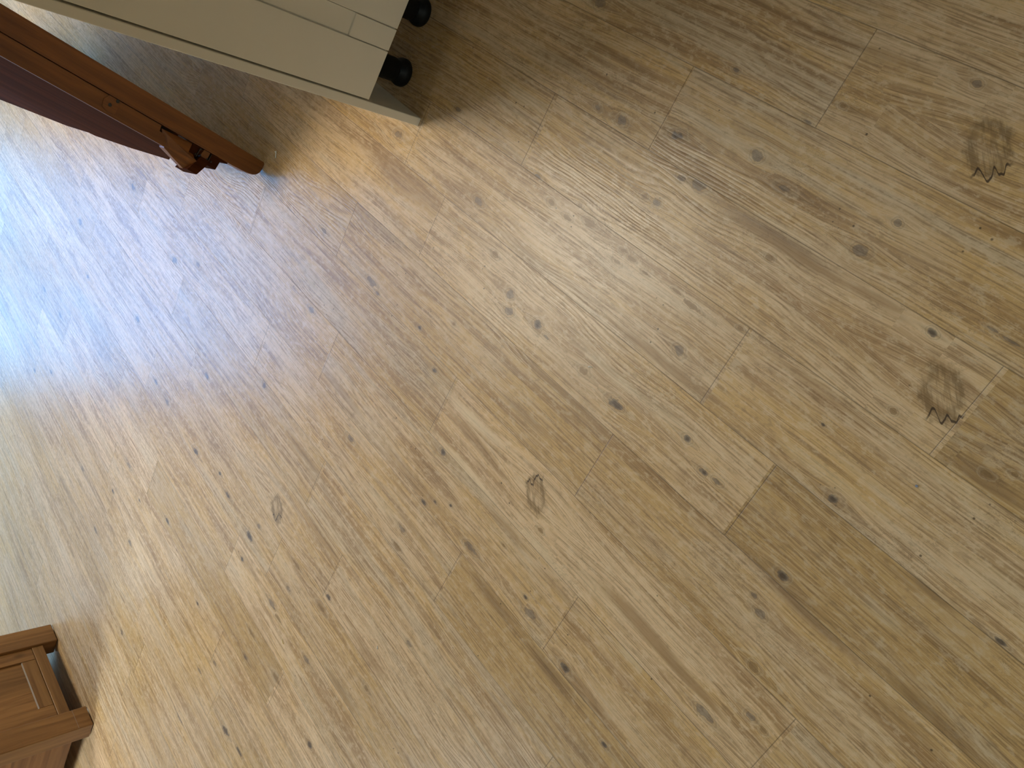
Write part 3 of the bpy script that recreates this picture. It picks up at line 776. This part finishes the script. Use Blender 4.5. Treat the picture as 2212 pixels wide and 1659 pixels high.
# light front rail of the leaf (with the cut notch)
bm = bmesh.new()
add_prism(bm, [(.262, .0705), (.290, .0695), (.290, .0535), (1.02, .0535), (1.02, .0975), (.262, .0975)], .0012, .0098, 'xzy', .0008, 1)
obj('front_rail', bm, M['table_x'], tab)
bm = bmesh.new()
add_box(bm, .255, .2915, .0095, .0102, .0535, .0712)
obj('slot_shade', bm, M['slot_dark'], tab)  # thin dark sheet in place of the hole's shade
# cleat with two screws
bm = bmesh.new()
add_prism(bm, [(.4255, .0535), (.3960, .0535), (.3975, .0860), (.404, .0915), (.411, .0920), (.430, .0850), (.4335, .0670)], -.0008, .0015, 'xzy', .0005, 1)
cl = obj('cleat', bm, M['table_x'], tab)
for a, c in ((.4035, .0570), (.4160, .0735)):
    bm = bmesh.new()
    add_lathe(bm, [(.0036, -.0022), (.0042, -.0016), (.0042, -.0006)], 20, a, c, 'y')
    obj('screw', bm, M['screw'], cl, True)
# diagonal brace coming out of the slot, thin end in the slot
bm = bmesh.new()
V = {k: bm.verts.new(v) for k, v in dict(
    p0=(.286, .0030, .060), r1=(.259, -.004, .0710), r2=(.209, -.012, .086), r3=(.182, -.014, .092),
    d0=(.201, .006, .0535), q1=(.262, .004, .100), q2=(.246, .006, .105), q3=(.236, .008, .109), q4=(.195, .012, .122),
    i1=(.206, -.004, .083), i2=(.188, -.006, .0858), b0=(.286, .03, .060), b1=(.201, .03, .0535), b2=(.182, .03, .092), b3=(.195, .03, .122),
    b4=(.262, .03, .100)).items()}
for f in (('p0', 'r1', 'r2', 'i1', 'd0'), ('p0', 'q1', 'r1'), ('r1', 'q1', 'q2', 'q3', 'r2'), ('r2', 'q3', 'q4', 'r3'), ('r2', 'r3', 'i2', 'i1'),
          ('q1', 'b4', 'b3', 'q4', 'q3', 'q2'), ('q4', 'b3', 'b2', 'r3'), ('b0', 'b1', 'b2', 'b3', 'b4'), ('p0', 'b0', 'b4', 'q1'),
          ('p0', 'd0', 'b1', 'b0'), ('d0', 'i1', 'i2', 'r3', 'b2', 'b1')):
    bm.faces.new([V[k] for k in f])
obj('brace', bm, M['table_x'], tab)
bm = bmesh.new()
add_prism(bm, [(.1946, .1218), (.182, .0925), (.174, .0745), (.1515, .0745), (.1492, .0850), (.1655, .1210), (.168, .1228)], -.010, .060, 'xzy', .0015, 2)
obj('foot_block', bm, M['table_b'], tab)
# hinge blocks along the underside near the lower end
bm = bmesh.new()
add_prism(bm, [(.2005, .0530), (.2050, .0825), (.1850, .0845), (.1757, .0730), (.1692, .0575), (.1770, .0530)], .002, .050, 'xzy', .0008, 1)
hb = obj('hinge_block', bm, M['table_b'], tab)
bm = bmesh.new()
add_prism(bm, [(.1688, .0530), (.1738, .0738), (.1515, .0738), (.1500, .0530)], .001, .052, 'xzy', .0008, 1)
hb2 = obj('hinge_block', bm, M['table_x'], tab)
bm = bmesh.new()
add_prism(bm, [(.1455, .0530), (.1490, .0855), (.1200, .0855), (.1155, .0530)], .002, .055, 'xzy', .0008, 1)
hb3 = obj('hinge_block', bm, M['table_b'], tab)
for par, quad in ((hb, [(.1805, .0545), (.1840, .0800), (.1815, .0800), (.1780, .0545)]), (hb3, [(.1478, .0550), (.1500, .0840), (.1480, .0840), (.1458, .0550)])):
    bm = bmesh.new()
    add_prism(bm, quad, -.0015, .004, 'xzy', .0003, 1)
    obj('hinge_leaf', bm, M['black_metal'], par)
for par, a, c in ((hb, .186, .075), (hb, .1765, .057), (hb2, .1722, .0705), (hb2, .1535, .0712), (hb3, .1400, .0725)):
    bm = bmesh.new()
    add_lathe(bm, [(.0016, -.0016), (.0020, -.0010), (.0020, .0022)], 14, a, c, 'y')
    obj('screw', bm, M['screw'], par, True)
bm = bmesh.new()
add_prism(bm, [(.119, .0522), (.0950, .0522), (.0965, .0560), (.114, .0580)], .004, .04, 'xzy', .0006, 1)
obj('stop_block', bm, M['table_b'], tab)

# ---------------------------------------------------------------- oak dresser, lower left
B = math.radians(54.118)
d1 = Vector((math.cos(B), math.sin(B), 0))
d2 = Vector((-math.sin(B), math.cos(B), 0))
dr = thing('oak_sideboard', 'knotty oak sideboard with square corner legs and framed end panel, at lower left', 'sideboard',
           frame((-1.277, 3.238, 0), d1, d2, (0, 0, 1)))
W_, L_, H_ = .530, 1.05, .82
for sx in (0, W_ - .09):
    for sy in (0, L_ - .078):
        bm = bmesh.new()
        add_box(bm, sx, sx + .09, sy, sy + .078, .0035, H_, .0035, 2)
        lg = obj('leg', bm, M['oak_z'], dr)
        bm = bmesh.new()
        add_lathe(bm, [(.017, .0003), (.018, .001), (.018, .0040)], 20, sx + .068, sy + .018)
        obj('glide', bm, M['felt'], lg)
        if sx == 0 and sy == 0:
            bm = bmesh.new()
            add_box(bm, .002, .088, -.0004, .0006, .0545, .0554)
            obj('glue_line', bm, M['glue_and_highlight'], lg)
# end frame
ep = .0135
a0, a1 = .0905, W_ - .0905
bm = bmesh.new()
add_box(bm, a0, a1, ep - .004, ep + .022, .058, .0985, .0015, 1)
obj('bottom_rail', bm, M['oak_x'], dr)
for s0, s1 in ((a0, .1480), (.3820, a1)):
    bm = bmesh.new()
    add_box(bm, s0, s1, ep, ep + .020, .0995, H_ - .02, .0012, 1)
    obj('stile', bm, M['oak_z'], dr)
bm = bmesh.new()
add_box(bm, .1488, .3812, ep + .0004, ep + .020, .0995, .1490, .0015, 1)
obj('panel_rail', bm, M['oak_x'], dr)
bm = bmesh.new()
add_box(bm, .1485, .3815, ep + .0085, ep + .016, .148, H_ - .02)
obj('end_panel', bm, M['oak_z'], dr)
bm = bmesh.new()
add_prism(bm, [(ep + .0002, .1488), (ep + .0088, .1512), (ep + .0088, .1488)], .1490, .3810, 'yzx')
obj('highlight_bead', bm, M['glue_and_highlight'], dr)  # pale strip paints the highlight on the panel's chamfer
# long front and rear
for k, (sx, nm) in enumerate(((.012, 'front_panel'), (W_ - .032, 'back_panel'))):
    bm = bmesh.new()
    add_box(bm, sx, sx + .020, .0785, L_ - .0785, .060, H_ - .01, .0015, 1)
    obj(nm, bm, M['oak_y'], dr)
bm = bmesh.new()
add_box(bm, .034, W_ - .034, .040, L_ - .02, .070, .088)
obj('bottom_board', bm, M['oak_y'], dr)
bm = bmesh.new()
add_box(bm, a0, a1, L_ - .034, L_ - .014, .058, H_ - .01, .0015, 1)
obj('rear_end_panel', bm, M['oak_z'], dr)
bm = bmesh.new()
add_box(bm, -.025, W_ + .025, -.025, L_ + .025, H_ + .0005, H_ + .030, .004, 2)
obj('top', bm, M['oak_y'], dr)

# ---------------------------------------------------------------- small bits lying on the floor
#@BITS@
FL = Matrix.Identity(4)


def bit(name, label, cat, x, y, rot, pts, h, mat, z=.0004, lift=0.0):
    """tiny curled or flat scrap: a swept strip of small width following pts"""
    bm = bmesh.new()
    n = 6
    rings = []
    m = len(pts)
    for i, (px, py, pz, r) in enumerate(pts):
        a = pts[max(i - 1, 0)]
        b = pts[min(i + 1, m - 1)]
        t = Vector((b[0] - a[0], b[1] - a[1], 0)).normalized()
        side = Vector((-t.y, t.x, 0))
        rings.append([bm.verts.new(Vector((px, py, pz + r * h)) + side * (r * math.cos(2 * PI * k / n)) + Vector((0, 0, r * h * math.sin(2 * PI * k / n)))) for k in range(n)])
    for i in range(m - 1):
        for k in range(n):
            j = (k + 1) % n
            bm.faces.new((rings[i][k], rings[i][j], rings[i + 1][j], rings[i + 1][k]))
    bm.faces.new(rings[0][::-1])
    bm.faces.new(rings[-1])
    o = obj(name, bm, mat, None, True)
    o.location = (x, y, z)
    o.rotation_euler = (0, 0, rot)
    o['label'] = label
    o['category'] = cat
    return o


def arc(r, a0, a1, w, n=9, tip=.4):
    return [(r * math.cos(a0 + (a1 - a0) * i / (n - 1)), r * math.sin(a0 + (a1 - a0) * i / (n - 1)), 0,
             w * (tip + (1 - tip) * math.sin(PI * i / (n - 1)))) for i in range(n)]


def at(u, v):
    return (CT * u - ST * v, ST * u + CT * v)


bit('plastic_pin', 'tiny white plastic pin in the shade beside the lower end of the wooden table', 'plastic pin', .6455, 1.873, -.25,
    [(-.009, 0, 0, .0012), (-.006, 0, 0, .0016), (.004, .0003, 0, .0017), (.0052, .0004, 0, .0026), (.0085, .0012, 0, .0028), (.0098, .0016, 0, .0012)], 1.0, M['fleck'])
bit('wood_curl', 'tiny pale curled shaving beside a knot, nearest the middle of the floor', 'shaving', .0285, .844, PI / 2 - .3,
    [(-.0045, .001, 0, .0004), (-.002, -.0004, .0002, .0007), (.001, -.0005, .0008, .0009), (.003, .0008, .0018, .0011), (.0028, .0026, .0026, .0006)], .8, M['fleck'])
bit('paper_fleck', 'tiny white fleck by the bluish window reflection, left of its two', 'fleck', -.119, 2.53, -1.9, arc(.010, -.5, .5, .0008), .5, M['fleck'])
bit('paper_fleck', 'tiny white fleck by the bluish window reflection, right of its two', 'fleck', -.118, 2.28, -1.9, arc(.010, -.5, .5, .0008), .5, M['fleck'])
bit('wood_splinter', 'thin yellowish splinter lying beside a knot, nearer the oak sideboard', 'splinter', -.696, 1.906, PI + .55,
    [(-.008, .001, 0, .0005), (-.003, 0, .0004, .0009), (.003, -.0002, .0006, .0010), (.006, .0008, .0004, .0012), (.0075, .002, 0, .0007)], .8, M['yellow'])
bit('wood_splinter', 'short pinkish-tan splinter with a dark shadow side, farther from the oak sideboard', 'splinter', -.629, 1.494, PI,
    [(-.0045, 0, 0, .0006), (-.002, 0, .0004, .0011), (.002, 0, .0004, .0012), (.0042, .0003, 0, .0008)], .9, M['fleck'])
bm = bmesh.new()
bmesh.ops.create_uvsphere(bm, u_segments=16, v_segments=10, radius=.0019)
for v in bm.verts:
    v.co.z = v.co.z * .7
o = obj('crumb', bm, M['blue'], None, True)
o.location = (-.159, .291, .0015)
o['label'] = 'tiny blue-grey crumb on the bare planks at the right of the photo'
o['category'] = 'crumb'
